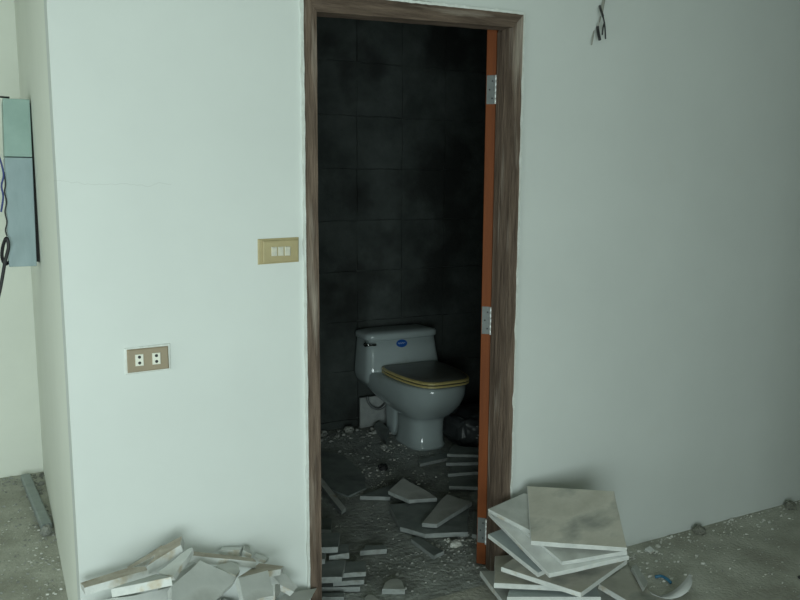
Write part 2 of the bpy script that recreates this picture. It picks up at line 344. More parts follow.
# ------------------------------------------------------------------ plates on the wall
def rounded_plate(bm, pts, y0, y1, inset=0.003):
    loft(bm, [[(x, y0, z) for x, z in pts], [(x, y1 + .002, z) for x, z in pts], [(x + (-inset if x > sum(p[0] for p in pts) / 4 else inset), y1, z + (-inset if z > sum(p[1] for p in pts) / 4 else inset)) for x, z in pts]])
so = empty('wall_outlet', (0.377, 0, 0.94)); tag(so, 'tan double power socket plate low on the white wall', 'socket')
bm = bmesh.new(); rounded_plate(bm, [(0.319, 0.943), (0.434, 0.945), (0.433, 1.011), (0.319, 1.010)], 0, -0.009)
from_bm('plate', bm, M['plate'], so)
bm = bmesh.new(); rounded_plate(bm, [(0.312, 0.937), (0.440, 0.940), (0.441, 1.018), (0.313, 1.014)], 0, -0.0035, 0.002); from_bm('paint_edge', bm, M['bead'], so)
for sx in (0.352, 0.399):
    bm = bmesh.new(); rounded_plate(bm, [(sx - .0115, 0.961), (sx + .0115, 0.961), (sx + .0115, 0.995), (sx - .0115, 0.995)], -.008, -0.0115, 0.001)
    s = from_bm('socket_insert', bm, M['ivory'], so)
    for zz in (0.970, 0.987):
        bm = bmesh.new()
        loft(bm, [[(sx + .0045 * math.cos(a), y, zz + .0045 * math.sin(a) * (1.0)) for a in [math.pi * 2 * k / 12 for k in range(12)]] for y in (-.0105, -.0119)])
        from_bm('slot', bm, M['dark'], s)
at_base(so)
sw = empty('light_switch', (0.776, 0, 1.235)); tag(sw, 'yellowed light switch plate with small rockers beside the door frame', 'switch')
bm = bmesh.new(); rounded_plate(bm, [(0.722, 1.240), (0.835, 1.243), (0.836, 1.309), (0.723, 1.307)], 0, -0.011); from_bm('plate', bm, M['plate2'], sw)
bm = bmesh.new(); rounded_plate(bm, [(0.708, 1.236), (0.838, 1.240), (0.839, 1.316), (0.709, 1.313)], 0, -0.004, 0.004); from_bm('mounting_edge', bm, M['plate2'], sw)
for k in range(3):
    x0 = 0.748 + k * 0.021
    bm = bmesh.new(); rounded_plate(bm, [(x0, 1.261), (x0 + .018, 1.261), (x0 + .018, 1.289), (x0, 1.289)], -.010, -0.0145 + .0012 * (k == 1), 0.002); from_bm('rocker', bm, M['rocker'], sw)
at_base(sw)

# ------------------------------------------------------------------ electrical cabinet on the narrow side wall
cb = empty('cable_cabinet', (0.11, 1.17, 1.158)); tag(cb, 'narrow green and blue-grey metal cable box on the left side wall', 'electrical box')
def cab(name, z0, z1, m, x0b, x1b, x0t, x1t):
    bm = bmesh.new(); y0, y1 = 1.05, 1.30
    loft(bm, [[(x0b, y0, z0), (x1b, y0, z0), (x1b, y1, z0), (x0b, y1, z0)], [(x0t, y0, z1), (x1t, y0, z1), (x1t, y1, z1), (x0t, y1, z1)]])
    o = from_bm(name, bm, m, cb); bevel(o, 0.002, 2)
cab('upper_cover', 1.575, 1.789, M['box_green'], 0.0595, 0.1545, 0.066, 0.1575)
cab('lower_cover', 1.158, 1.572, M['box_blue'], 0.051, 0.1475, 0.0595, 0.1545)
bm = bmesh.new(); box(bm, 0.150, 0.1605, 1.10, 1.29, 1.17, 1.78); from_bm('gap_shade_strip', bm, M['dark'], cb)  # near-black strip painted in for the shade between box and wall
bm = bmesh.new(); tube(bm, [(0.030, 1.06, 1.795), (0.09, 1.06, 1.793)], 0.0035); from_bm('top_wire_end', bm, M['wire_black'], cb, True)
at_base(cb)
def cable(name, label, pix, y, r, m, group=None):
    bm = bmesh.new(); tube(bm, smooth_path([at(px, py, 1, y + dy) for px, py, dy in pix]), r, 8)
    o = from_bm(name, bm, m, None, True); tag(o, label, 'cable', group); return o
cable('cable', 'thick black cable looping below the left metal box', [(-14, 330, .02), (-4, 305, .0), (1, 285, 0), (5, 262, -.01), (8.5, 247, -.02), (6.5, 238, -.02), (3, 246, -.0), (2, 257, .02), (5, 264, .04), (9, 262, .06)], 1.03, 0.0062, M['wire_black'])
cable('cable', 'thin blue wire beside the left metal box', [(-3, 150, 0), (2, 166, 0), (3.5, 176, 0), (1.5, 186, 0), (3.2, 197, 0), (1, 212, 0)], 1.02, 0.0034, M['wire_blue'])
cable('cable', 'knotted thin black wire hanging along the left metal box', [(4, 172, 0), (5.5, 184, 0), (4.5, 192, 0), (6.5, 202, 0), (5, 212, 0), (7, 222, 0), (5.5, 230, 0), (7, 236, 0)], 1.03, 0.0026, M['wire_black'])

# exposed wire ends high on the wall
wr = empty('wire_bundle', at(598, 4, 1, -0.005)); tag(wr, 'cut electrical wires poking out of the wall at the upper right', 'wires')
def wire(pix, r, m):
    bm = bmesh.new(); tube(bm, smooth_path([at(px, py, 1, y) for px, py, y in pix], 5), r, 8); from_bm('wire', bm, m, wr, True)
wire([(604.5, -6, .01), (604, 0, -.01), (602.5, 8, -.03), (602, 12, -.035)], 0.0045, M['wire_grey'])
wire([(599.5, 5.5, .01), (600.5, 9, -.03), (602.5, 15, -.045), (604, 21, -.05), (605, 28, -.045), (605.5, 39, -.04)], [.0042] * 12 + [.0028] * 14, M['wire_black'])
wire([(604.5, 22, -.045), (603, 28, -.045), (602.3, 35, -.04)], 0.0028, M['wire_black'])
wire([(597.5, 26, .005), (598, 31, -.025), (599.8, 40, -.04)], 0.0055, M['wire_black'])
wire([(600.5, 16, .004), (599.5, 22, -.02), (597.5, 26, -.02)], 0.0025, M['wire_grey'])
wire([(594, 30, .004), (593, 37, -.015), (591.5, 45, -.02)], 0.0025, M['wire_grey'])
at_base(wr)

# ------------------------------------------------------------------ toilet (u = distance from the back wall, towards the viewer)
TX, TY = 2.140, 2.000
def ring(z, u0, u1, hw, ef=2.4, eb=3.5, n=48, x=TX, hwf=None):
    """closed outline at height z between u0 and u1; hw: half width at the back, hwf: at the front"""
    uc = u0 + (u1 - u0) * 0.45; out = []; hwf = hw if hwf is None else hwf
    for k in range(n):
        a = 2 * math.pi * k / n; c, s = math.cos(a), math.sin(a)
        e = ef if c > 0 else eb
        du = (u1 - uc) if c > 0 else (uc - u0)
        uu = uc + du * math.copysign(abs(c) ** (2 / e), c); t = (uu - u0) / (u1 - u0)
        xx = (hw + (hwf - hw) * t) * math.copysign(abs(s) ** (2 / e), s)
        out.append((x + xx, TY - uu, z))
    return out
toilet = empty('toilet', (TX, TY - 0.38, 0)); tag(toilet, 'pale grey one-piece toilet standing in the dark bathroom', 'toilet')
bm = bmesh.new()
loft(bm, [ring(z, a, b, c, 3.0, 4.0, hwf=d) for z, a, b, c, d in (
    (0, .295, .592, .118, .116), (.016, .295, .592, .118, .116), (.026, .305, .582, .110, .110), (.09, .31, .578, .106, .108), (.15, .31, .582, .106, .110), (.172, .30, .590, .110, .114),
    (.186, .27, .612, .126, .130), (.21, .215, .648, .156, .150), (.24, .15, .682, .190, .166), (.27, .09, .712, .216, .178), (.30, .045, .734, .232, .185), (.33, .02, .748, .244, .189), (.36, .010, .754, .249, .191), (.378, .008, .754, .249, .190), (.388, .010, .750, .244, .186), (.394, .02, .738, .236, .178))])
loft(bm, [ring(0, .13, .27, .088, 4, 4), ring(.05, .13, .27, .082, 4, 4), ring(.16, .12, .29, .085, 4, 4), ring(.27, .10, .33, .11, 4, 4)])
loft(bm, [ring(.30, .03, .22, .220, 5, 5), ring(.335, .012, .25, .242, 5, 5), ring(.37, .006, .262, .249, 5, 5), ring(.40, .006, .258, .248, 6, 5), ring(.42, .006, .252, .246, 6, 5), ring(.50, .006, .235, .237, 6, 5), ring(.572, .006, .222, .229, 6, 5)])
body = from_bm('body', bm, M['ceramic'], toilet, True)
bm = bmesh.new()
loft(bm, [ring(.574, .004, .228, .233, 6, 5), ring(.580, .002, .234, .239, 6, 5), ring(.604, .002, .234, .239, 6, 5), ring(.614, .006, .226, .231, 6, 5), ring(.622, .04, .18, .18, 5, 4)])
from_bm('tank_lid', bm, M['ceramic'], toilet, True)
PROF = [(0, .150), (.012, .170), (.05, .183), (.2, .193), (.42, .192), (.62, .182), (.78, .166), (.89, .146), (.95, .124), (.985, .094), (1.0, .058)]
def seat_outline(off=0.0, u0=.262, u1=.752):
    pts = []
    for t, hw in PROF: pts.append((hw + off, u0 - off + (u1 - u0 + 2 * off) * t))
    full = pts + [(-x, u) for x, u in reversed(pts)]
    return full
def seat_ring(off, z, k=1.0):
    return [(TX + .010 + x * k, TY - (.507 + (u - .507) * k), z) for x, u in seat_outline(off)]
bm = bmesh.new(); loft(bm, [seat_ring(-.006, .394), seat_ring(0, .397), seat_ring(0, .409), seat_ring(-.004, .412)])
seat = from_bm('seat', bm, M['lid_dark'], toilet)
bm = bmesh.new(); loft(bm, [seat_ring(.0012, .400), seat_ring(.0030, .4015), seat_ring(.0030, .4095), seat_ring(.0012, .411)])
from_bm('gold_trim', bm, M['gold'], seat)
bm = bmesh.new(); loft(bm, [seat_ring(-.008, .414), seat_ring(-.001, .416), seat_ring(-.001, .428), seat_ring(-.010, .434), seat_ring(-.010, .4385, .72), seat_ring(-.010, .4405, .3)])
lid = from_bm('seat_lid', bm, M['lid_dark'], toilet, True)
bm = bmesh.new(); loft(bm, [seat_ring(.000, .4165), seat_ring(.0035, .418), seat_ring(.0035, .427), seat_ring(-.0030, .4315)], True, True)
from_bm('gold_trim', bm, M['gold'], lid)
for sx in (-.07, .07):
    bm = bmesh.new(); tube(bm, [(TX + .01 + sx - .02, TY - .262, .413), (TX + .01 + sx + .02, TY - .262, .413)], .011, 10); from_bm('seat_hinge', bm, M['lid_dark'], toilet, True)
# flush lever on the tank's left front corner
bm = bmesh.new()
tube(bm, smooth_path([(TX - .225, TY - .19, .558), (TX - .243, TY - .215, .558), (TX - .250, TY - .222, .558)]), .014, 10)
tube(bm, smooth_path([(TX - .252, TY - .224, .560), (TX - .235, TY - .240, .558), (TX - .195, TY - .244, .556)]), [.010] * 6 + [.0075] * 7, 10)
from_bm('flush_lever', bm, M['chrome'], toilet, True)
# oval blue sticker on the sloping tank front
def tank_u(z): return .235 + (.222 - .235) * (z - .50) / .072 + .0008
bm = bmesh.new(); SX, SZ = 2.123, .547
def stick(a, b, off, n=28, cx=SX, cz=SZ):
    return [(cx + a * math.cos(2 * math.pi * k / n), TY - tank_u(cz + b * math.sin(2 * math.pi * k / n)) - off, cz + b * math.sin(2 * math.pi * k / n)) for k in range(n)]
loft(bm, [stick(.036, .0225, -.001), stick(.036, .0225, .0012)])
st = from_bm('sticker', bm, M['sticker'], toilet); st['label'] = 'oval blue sticker with pale script'
bm = bmesh.new()
tube(bm, smooth_path([(SX + dx, TY - tank_u(SZ + dz) - .0014, SZ + dz) for dx, dz in ((-.024, -.001), (-.019, .006), (-.014, -.003), (-.008, .005), (-.003, -.003), (.004, .006), (.009, -.002), (.015, .004), (.024, .001))], 4), .0013, 5)
from_bm('script_mark', bm, M['sticker_white'], st, True)
at_base(toilet)

# pale panel and flexible hose behind the toilet
def slab_world(name, pts, n, th, mats, label, cat, group, jit=0.002, seed=1, broken=True, sub=2):
    """a stone piece: outline in 3D on a plane with normal n, given thickness, rough broken sides"""
    r = random.Random(seed); n = n.normalized()
    if n.z < 0: n = -n
    P = []
    for i, p in enumerate(pts):
        q = pts[(i + 1) % len(pts)]; L = (q - p).length; t = (q - p).normalized(); s = n.cross(t)
        P.append(p)
        k = sub if L > 0.05 else (1 if L > 0.02 else 0)
        for j in range(1, k + 1):
            P.append(p.lerp(q, j / (k + 1)) + s * r.uniform(-jit, jit) + t * r.uniform(-jit, jit) * 2)
    c = sum(P, Vector()) / len(P)
    bm = bmesh.new()
    top = [bm.verts.new(p + (c - p).normalized() * 0.0015 - c) for p in P]
    mid = [bm.verts.new(p - n * 0.0015 - c) for p in P]
    bot = [bm.verts.new(p - n * th + (c - p).normalized() * r.uniform(-.001, .002 if broken else .0005) - c) for p in P]
    f = bm.faces.new(top); f.material_index = 0
    f = bm.faces.new(list(reversed(bot))); f.material_index = 1 if len(mats) < 3 else 2
    for A, B in ((top, mid), (mid, bot)):
        for i in range(len(P)):
            j = (i + 1) % len(P); fc = bm.faces.new((A[i], B[i], B[j], A[j])); fc.material_index = 1
    bmesh.ops.triangulate(bm, faces=[f for f in bm.faces if len(f.verts) > 4])
    o = from_bm(name, bm, mats); o.location = c
    tag(o, label, cat, group); return o
SEED = [10]
def slab(label, pix, th=0.018, mats=('tile_white', 'tile_edge'), z=None, n=None, name='marble_shard', cat='stone shard', group=None, jit=0.002, ys=None, plane=None):
    """pix: outline of the upper face. z/n: plane through the first pixel at height z with normal n; ys: three (index, y) anchors that fix the plane"""
    if ys:
        A = [at(*pix[i], 1, y) for i, y in ys]; nn = (A[1] - A[0]).cross(A[2] - A[0]).normalized(); d0 = nn.dot(A[0])
    else:
        nn = Vector(n or (0, 0, 1)).normalized(); d0 = nn.dot(at(*pix[0], 2, z)) if plane is None else plane
    if nn.z < 0: nn = -nn; d0 = -d0
    pts = [atp(px, py, nn, d0) for px, py in pix]
    # counter-clockwise about the normal
    a = Vector()
    for i in range(len(pts)): a += pts[i].cross(pts[(i + 1) % len(pts)])
    if a.dot(nn) < 0: pts.reverse()
    SEED[0] += 1
    if DEBUG and 0: print('SLAB', label[:50], [tuple(round(c, 2) for c in p) for p in pts], 'n', tuple(round(c, 2) for c in nn), 'len', [round((pts[(i + 1) % len(pts)] - p).length, 2) for i, p in enumerate(pts)])
    return slab_world(name, pts, nn, th, [M[m] for m in mats], label, cat, group, jit, SEED[0])
DEBUG = False

bm = bmesh.new(); box(bm, 1.935, 2.165, 1.955, 1.972, 0.0, 0.19)
pn = from_bm('wall_tile', bm, [M['edge_grey']]); bevel(pn, 0.003, 2); pn.rotation_euler = (0, 0, 0)
tag(pn, 'pale square tile leaning on the stripped wall behind the toilet', 'tile')
bm = bmesh.new(); tube(bm, smooth_path([(1.975, 1.935, .20), (1.975, 1.925, .17), (2.0, 1.92, .135), (2.04, 1.915, .118), (2.075, 1.91, .135), (2.09, 1.905, .17), (2.10, 1.90, .25), (2.10, 1.90, .29)]), .008, 8)
hs = from_bm('water_hose', bm, M['steel'], None, True); tag(hs, 'flexible metal water hose hanging behind the toilet', 'hose')

# ------------------------------------------------------------------ stack of marble tiles right of the door
G = 'marble tiles stacked at the right of the doorway'
TN = dict(name='marble_tile', cat='tile', group=G, jit=0.0008)
slab('dusty square marble tile lying on top of the right-hand stack', [(531, 541), (527, 486), (614, 491), (627, 548)], .017, ('tile_dusty', 'tile_edge'), z=.300, n=(-.212, -.202, .956), **TN)
N1 = Vector((-.212, -.202, .956)).normalized(); D1 = N1.dot(at(531, 541, 2, .300))    # the upper tiles lie parallel
slab('grey marble tile just under the top one, its corner poking out left', [(531, 531), (488, 509), (524, 493), (575, 507)], .016, ('tile_grey', 'tile_edge'), n=N1, plane=D1 - .0175, **TN)
slab('pale marble tile third from the top, fanned out to the front', [(562, 562), (513, 521), (560, 505), (627, 551)], .015, ('tile_grey', 'tile_edge'), n=N1, plane=D1 - .0345, **TN)
slab('pale marble tile with scratched edges jutting forward under the fanned one', [(549, 574), (488, 512), (560, 505), (629, 556)], .016, ('tile_white', 'tile_edge'), n=N1, plane=D1 - .051, **TN)
slab('blue-grey marble tile in the middle of the right-hand stack', [(538, 573), (488, 534), (535, 516), (600, 545)], .016, ('tile_blue', 'tile_edge'), z=.200, n=(-.1, -.12, 1), **TN)
slab('dusty marble tile with a corner pointing at the viewer, low in the right stack', [(581, 593), (501, 567), (545, 536), (627, 560)], .017, ('tile_dusty', 'tile_edge'), z=.150, n=(-.05, -.1, 1), **TN)
slab('brown-grey marble tile squared to the viewer near the stack bottom', [(494, 583), (495, 556), (575, 550), (572, 587)], .018, ('tile_dusty', 'tile_edge'), z=.121, n=(0, 0, 1), **TN)
slab('dark marble tile sticking out left beside the door edge, at the stack bottom', [(480, 571), (505, 604), (560, 600), (535, 570)], .018, ('tile_grey', 'tile_edge'), z=.066, n=(0, 0, 1), **TN)
slab('grey marble tile whose pale front edge meets the photo bottom edge', [(507, 597), (601, 597), (590, 572), (515, 573)], .018, ('tile_blue', 'tile_edge'), z=.093, n=(0, 0, 1), **TN)
slab('dark marble tile sliding off the right side of the stack to the floor', [(599, 584), (646, 612), (660, 603), (627, 566)], .018, ('tile_dusty', 'tile_edge'), z=.060, n=(.12, -.05, 1), **TN)
slab('small pale shard leaning at the right foot of the tile stack', [(632, 567), (636, 564), (648, 582), (644, 588)], .014, ('tile_grey', 'tile_edge'), z=.058, n=(.3, -.1, 1), name='marble_shard', cat='stone shard')
slab('large marble tile lying flat under the whole right-hand stack', [(520, 604), (560, 575), (640, 590), (610, 626)], .02, ('tile_grey', 'tile_edge'), z=.021, **TN)
slab('second marble tile from the floor, under the right-hand stack', [(530, 600), (545, 574), (590, 572), (592, 600)], .019, ('tile_grey', 'tile_edge'), z=.044, **TN)

# ------------------------------------------------------------------ broken marble heap left of the door
G = 'broken marble heap left of the doorway'
S = dict(group=G)
B3 = ('tile_brown', 'tile_edge'); W2 = ('tile_white', 'tile_edge')
slab('long brown-topped marble strip at the left end of the heap', [(84, 588), (80, 583), (127, 568), (150, 566), (156, 568)], .022, B3, ys=[(0, -.10), (4, -.13), (1, -.06)], **S)
slab('brown marble strip leaning up behind the left end of the heap', [(127, 570), (127, 567), (162, 545), (165, 550)], .016, B3, ys=[(0, -.03), (3, -.05), (2, -.02)], **S)
slab('thick upright brown marble strip forming the heap peak', [(146, 567), (162, 546), (182, 536), (181, 545)], .024, B3, ys=[(0, -.17), (3, -.14), (2, -.09)], **S)
slab('pale pointed marble shard just right of the heap peak', [(158, 572), (183, 552), (192, 547), (193, 549), (174, 576), (167, 575)], .015, W2, ys=[(0, -.20), (2, -.14), (4, -.25)], **S)
slab('brown-spotted marble strip lying across the left front of the heap', [(111, 589), (123, 584), (156, 574), (168, 576), (171, 577)], .022, ('tile_grey', 'tile_edge'), ys=[(0, -.21), (4, -.30), (2, -.18)], **S)
slab('rounded pale marble slab at the bottom left of the heap', [(101, 600), (135, 595), (170, 587), (182, 602), (170, 615), (110, 612)], .02, W2, ys=[(0, -.16), (2, -.18), (4, -.27)], **S)
slab('large pale pentagonal marble slab facing up in the heap centre', [(200, 560), (237, 577), (234, 582), (213, 603), (172, 605), (171, 586)], .022, W2, ys=[(0, -.16), (1, -.20), (4, -.33)], **S)
slab('long spotted marble strip bridging behind the heap centre', [(187, 555), (191, 551), (253, 558), (257, 562)], .020, B3, ys=[(0, -.11), (3, -.13), (1, -.075)], **S)
slab('small white marble block at the back against the wall', [(219, 550), (222, 547), (243, 546), (240, 550)], .028, W2, ys=[(0, -.045), (3, -.05), (1, -.012)], **S)
slab('grey shard beside the small white block at the wall', [(243, 550), (244, 545), (250, 547), (252, 555)], .015, ('tile_grey', 'tile_edge'), ys=[(0, -.05), (3, -.07), (1, -.02)], **S)
slab('dark grey triangular shard under the long spotted strip', [(214, 566), (231, 561), (239, 564), (240, 571), (236, 576)], .016, ('tile_grey', 'tile_edge'), ys=[(0, -.162), (2, -.142), (4, -.20)], **S)
slab('brown marble strip with a white end, right of the heap centre', [(238, 577), (259, 563), (284, 566), (281, 569)], .018, B3, ys=[(0, -.20), (3, -.155), (2, -.125)], **S)
slab('pale square marble shard on the right side of the heap', [(238, 578), (268, 570), (274, 596), (256, 600), (244, 604)], .02, W2, ys=[(0, -.25), (1, -.205), (2, -.30)], **S)
slab('narrow pale shard sloping down at the right of the heap', [(272, 575), (285, 573), (298, 587), (294, 592), (280, 585)], .02, ('tile_white', 'tile_edge'), ys=[(0, -.11), (1, -.075), (3, -.13)], **S)
slab('flat grey wedge at the foot of the left door jamb', [(276, 602), (284, 594), (317, 588), (312, 597), (304, 606)], .02, ('tile_grey', 'tile_edge'), ys=[(0, -.14), (2, -.015), (4, -.12)], **S)
slab('small dark shard wedged under the pale square shard', [(275, 584), (280, 584), (281, 592), (275, 600)], .014, ('tile_grey', 'tile_edge'), ys=[(0, -.2), (1, -.18), (3, -.24)], **S)
slab('tiny white chip at the wall behind the brown strip', [(253, 556), (256, 553), (269, 558), (266, 561)], .010, W2, ys=[(0, -.045), (1, -.02), (3, -.06)], **S)
slab('grey slab lower in the heap, between pointed shard and pentagonal slab', [(158, 588), (172, 576), (196, 562), (200, 568), (180, 600)], .02, ('tile_grey', 'tile_edge'), ys=[(0, -.15), (2, -.07), (4, -.20)], **S)

# fragments under the heap that carry the shards (too many to count)
def fragment_pile():
    r = random.Random(44); bm = bmesh.new()
    for k in range(420):
        x = r.uniform(.20, .84); y = -r.uniform(.03, .33); hm = .305 - .27 * (x - .2) - max(0, -y - .22) * .9
        z = r.uniform(.02, max(.03, hm - .02)) if k % 3 else max(.02, hm - .02)
        L, W_, T_ = r.uniform(.05, .11), r.uniform(.03, .07), .016
        m = Matrix.Translation((x, y, z)) @ Matrix.Rotation(r.uniform(0, 6.28), 4, 'Z') @ Matrix.Rotation(r.uniform(-.25, .25), 4, 'X') @ Matrix.Rotation(r.uniform(-.25, .25), 4, 'Y')
        vs_ = box(bm, -L / 2, L / 2, -W_ / 2, W_ / 2, -T_ / 2, T_ / 2)
        vs_[0].co.x += L * r.uniform(0, .3); vs_[4].co.x = vs_[0].co.x; vs_[2].co.y -= W_ * r.uniform(0, .4); vs_[6].co.y = vs_[2].co.y
        for v in vs_:
            v.co = m @ v.co; v.co.z = max(v.co.z, .001); v.co.y = min(v.co.y, -.004); v.co.x = max(v.co.x, .165)
    o = from_bm('stone_fragments', bm, M['tile_grey']); tag(o, 'mass of small broken marble fragments underneath the left heap', 'rubble', None, 'stuff')
fragment_pile()

# ------------------------------------------------------------------ bathroom: small stack of tiles by the left jamb
G = 'tile pieces stacked inside the left door jamb'
S = dict(group=G, name='tile_piece', cat='tile piece')
D2 = ('tile_slate', 'edge_grey')
slab('dark tile piece at the back of the small stack inside the left jamb', [(312, 529), (313, 519), (332, 518), (331, 530)], .022, D2, z=.028, **S)
slab('dark grey tile piece on top of the small stack inside the left jamb', [(310, 548), (312, 533), (340, 532), (338, 547)], .022, D2, z=.150, **S)
slab('short pale-edged tile piece second in the small stack by the jamb', [(329, 556), (331, 545), (349, 544), (349, 553)], .022, D2, z=.112, **S)
slab('narrow tile piece squeezed under the topmost one by the left jamb', [(310, 560), (312, 549), (326, 548), (325, 559)], .02, D2, z=.124, **S)
slab('broad dark tile piece in the middle of the small stack by the jamb', [(308, 578), (310, 562), (346, 560), (342, 577)], .022, D2, z=.100, **S)
slab('long tile piece sticking out right, upper of two, inside the left jamb', [(335, 574), (338, 562), (366, 561), (366, 572)], .017, D2, z=.066, **S)
slab('long tile piece sticking out right, lower of two, inside the left jamb', [(333, 582), (335, 570), (365, 569), (364, 580)], .017, D2, z=.044, **S)
slab('lowest wide tile piece of the small stack inside the left jamb', [(305, 588), (310, 574), (362, 574), (360, 587)], .018, D2, z=.024, **S)
slab('tile piece on the threshold at the foot of the left jamb', [(300, 597), (305, 592.5), (345, 592.5), (344, 597)], .019, D2, z=.02, **S)
slab('small dark chip beside the stack inside the left jamb', [(347, 567), (348, 562), (354, 561), (354, 568)], .02, D2, z=.03, name='marble_shard', cat='stone shard')

# broken slabs on the bathroom floor
G = 'broken slabs on the bathroom floor'
S = dict(group=G)
slab('big dark broken slab lying in the middle of the bathroom floor', [(389, 505), (440, 499), (469, 504), (468, 532), (425, 534), (400, 527)], .02, ('tile_slate', 'edge_grey'), z=.030, **S)
slab('long pointed shard resting on the big dark slab', [(422, 523), (438, 503), (447, 494), (472, 502), (437, 524)], .018, ('tile_grey', 'edge_grey'), z=.055, n=(0, -.02, 1), **S)
slab('kite-shaped shard tilted at the back of the big dark slab', [(388, 491), (403, 478), (427, 491), (437, 498), (409, 500)], .018, ('tile_grey', 'edge_grey'), z=.068, n=(-.05, -.10, 1), **S)
slab('dark triangular shard left of the kite-shaped one', [(360, 496), (384, 487), (398, 483), (390, 497)], .018, ('tile_slate', 'edge_grey'), z=.024, **S)
slab('narrow shard lying in front of the big dark slab', [(411, 539), (417, 536), (444, 551), (434, 556)], .016, ('tile_slate', 'edge_grey'), z=.018, **S)
slab('small dark shard right of the jamb stack on the bathroom floor', [(360, 551), (366, 545), (386, 545), (387, 549)], .02, ('tile_slate', 'edge_grey'), z=.024, **S)
slab('half-round pale shard near the bathroom threshold', [(382, 589), (385, 582), (390, 579), (398, 578.5), (403, 582), (405, 589)], .02, ('tile_grey', 'edge_grey'), z=.022, **S)
slab('rounded stone fragment at the bottom edge of the doorway', [(364, 598), (368, 594), (374, 595), (380, 600), (378, 606), (366, 606)], .02, ('tile_grey', 'edge_grey'), z=.02, **S)
slab('large dark floor slab at the left behind the door jamb', [(318, 450), (343, 455), (364, 474), (366, 488), (348, 496), (318, 484)], .008, ('tile_slate', 'tile_slate'), z=.009, **S)
slab('narrow pale tile strip lying on the floor beside the left jamb', [(318, 481), (322, 478), (346, 508), (341.5, 511)], .018, ('tile_edge', 'edge_grey'), z=.030, n=(0, 0, 1), **S)
slab('thin pale slab edge on the floor right before the toilet foot', [(418, 461), (440, 454), (455, 452), (452, 457), (420, 464)], .016, ('tile_slate', 'edge_grey'), z=.02, **S)
slab('pale plinth block against the left side of the toilet foot', [(374, 424), (380, 421), (389, 429), (386, 437)], .04, ('tile_slate', 'tile_slate'), z=.045, **S)
G = 'tiles piled beside the orange door edge'
S = dict(group=G, name='tile_piece', cat='tile piece')
slab('uppermost dark tile piece beside the orange door edge, nearest the sack', [(447, 454), (452, 446), (487, 448), (485, 455)], .015, D2, z=.088, **S)
slab('tile piece second from the sack beside the orange door edge', [(446, 463), (450, 453), (487, 453), (485, 462)], .016, D2, z=.070, **S)
slab('pale-edged tile piece in the middle beside the orange door edge', [(448, 474), (452, 462), (486, 460), (484, 471)], .016, D2, z=.052, **S)
slab('wide tile piece nearest the viewer beside the orange door edge', [(449, 486), (450, 470), (486, 471), (483, 487)], .017, D2, z=.034, **S)
slab('dark tile standing behind the orange door edge near the big slab', [(472, 534), (473, 512), (484, 510), (482, 536)], .018, D2, z=.022, **S)

# black plastic sack beside the toilet
bm = bmesh.new()
bmesh.ops.create_icosphere(bm, subdivisions=5, radius=1.0)
cx, cy = 2.465, 1.44
for v in bm.verts:
    p = v.co.copy(); q = Vector([math.copysign(abs(c) ** 0.55, c) for c in p])
    q = Vector((q.x * .20, q.y * .165, q.z * .095))
    f = 1 + .10 * noise.noise(p * 2.2) + .05 * noise.noise(p * 6)
    q *= f; q.z += .020 * noise.noise(Vector((p.x * 3, p.y * 3, 5)))
    v.co = Vector((cx, cy, .092)) + q
    if v.co.z < 0.004: v.co.z = 0.002 + (p.z + 1) * .002
sk = from_bm('plastic_sack', bm, M['sack'], None, True); tag(sk, 'crumpled black plastic sack with faint white print beside the toilet', 'sack')
def sack_front(x, z): return Vector((x, cy - .165 * (1 - .5 * abs((x - cx) / .20) ** 3) - .012, z))
bm = bmesh.new(); r = random.Random(4)
for row, (z, x0, x1) in enumerate(((.135, 2.34, 2.46), (.108, 2.36, 2.39), (.092, 2.345, 2.41), (.074, 2.34, 2.42))):
    x = x0
    while x < x1:
        wd = r.uniform(.008, .02); a = sack_front(x, z); b = sack_front(x + wd, z)
        hgt = .010 if row == 0 else .006
        vv = [bm.verts.new(p) for p in (a, b, b + Vector((0, .002, hgt)), a + Vector((0, .002, hgt)))]; bm.faces.new(vv)
        x += wd + .006
pr = from_bm('print', bm, M['print'], sk); sd = pr.modifiers.new('s', 'SHRINKWRAP'); sd.target = sk; sd.offset = .004

# ------------------------------------------------------------------ loose things on the outer floors
bm = bmesh.new()           # steel channel on the floor in the alcove
p0 = Vector((0.075, 1.94, 0.0)); p1 = Vector((0.132, 1.25, 0.0)); d = (p1 - p0).normalized(); s = Vector((-d.y, d.x, 0)) * -1
prof = [(-.022, 0), (.022, 0), (.022, .022), (.016, .026), (-.016, .026), (-.022, .022)]
loft(bm, [[p + s * a + Vector((0, 0, h_ + .001)) for a, h_ in prof] for p in (p0, p0.lerp(p1, .5), p1)])
ch = from_bm('metal_channel', bm, M['galv']); tag(ch, 'grey metal channel lying on the floor in the left alcove', 'metal bar')
def rock(label, loc, size, m, seed, name='rubble_lump', cat='rubble'):
    bm = bmesh.new(); bmesh.ops.create_icosphere(bm, subdivisions=3, radius=1.0)
    for v in bm.verts:
        p = v.co.copy(); k = 1 + .35 * noise.noise(p * 1.7 + Vector((seed, 0, 0))) + .16 * noise.noise(p * 4 + Vector((0, seed, 0)))
        v.co = Vector((p.x * size[0] * k, p.y * size[1] * k, max(p.z * size[2] * k, -size[2] * .7) + size[2] * .7))
    o = from_bm(name, bm, m); o.location = loc; tag(o, label, cat); return o
rock('dark crumbly lump lying at the foot of the white wall on the right', (2.625, -.045, 0), (.028, .022, .020), M['chip_dark'], 1)
rock('brown lump in the corner of floor and wall at the right photo edge', (3.215, -.045, 0), (.026, .022, .020), M['chip_dark'], 5)
rock('small dark lump on the open floor at the far right', (2.66, -.50, 0), (.011, .008, .006), M['dark'], 9)
rock('dark rubble lump at the end of the metal channel', (.128, 1.20, 0), (.022, .03, .022), M['chip_grey'], 12)
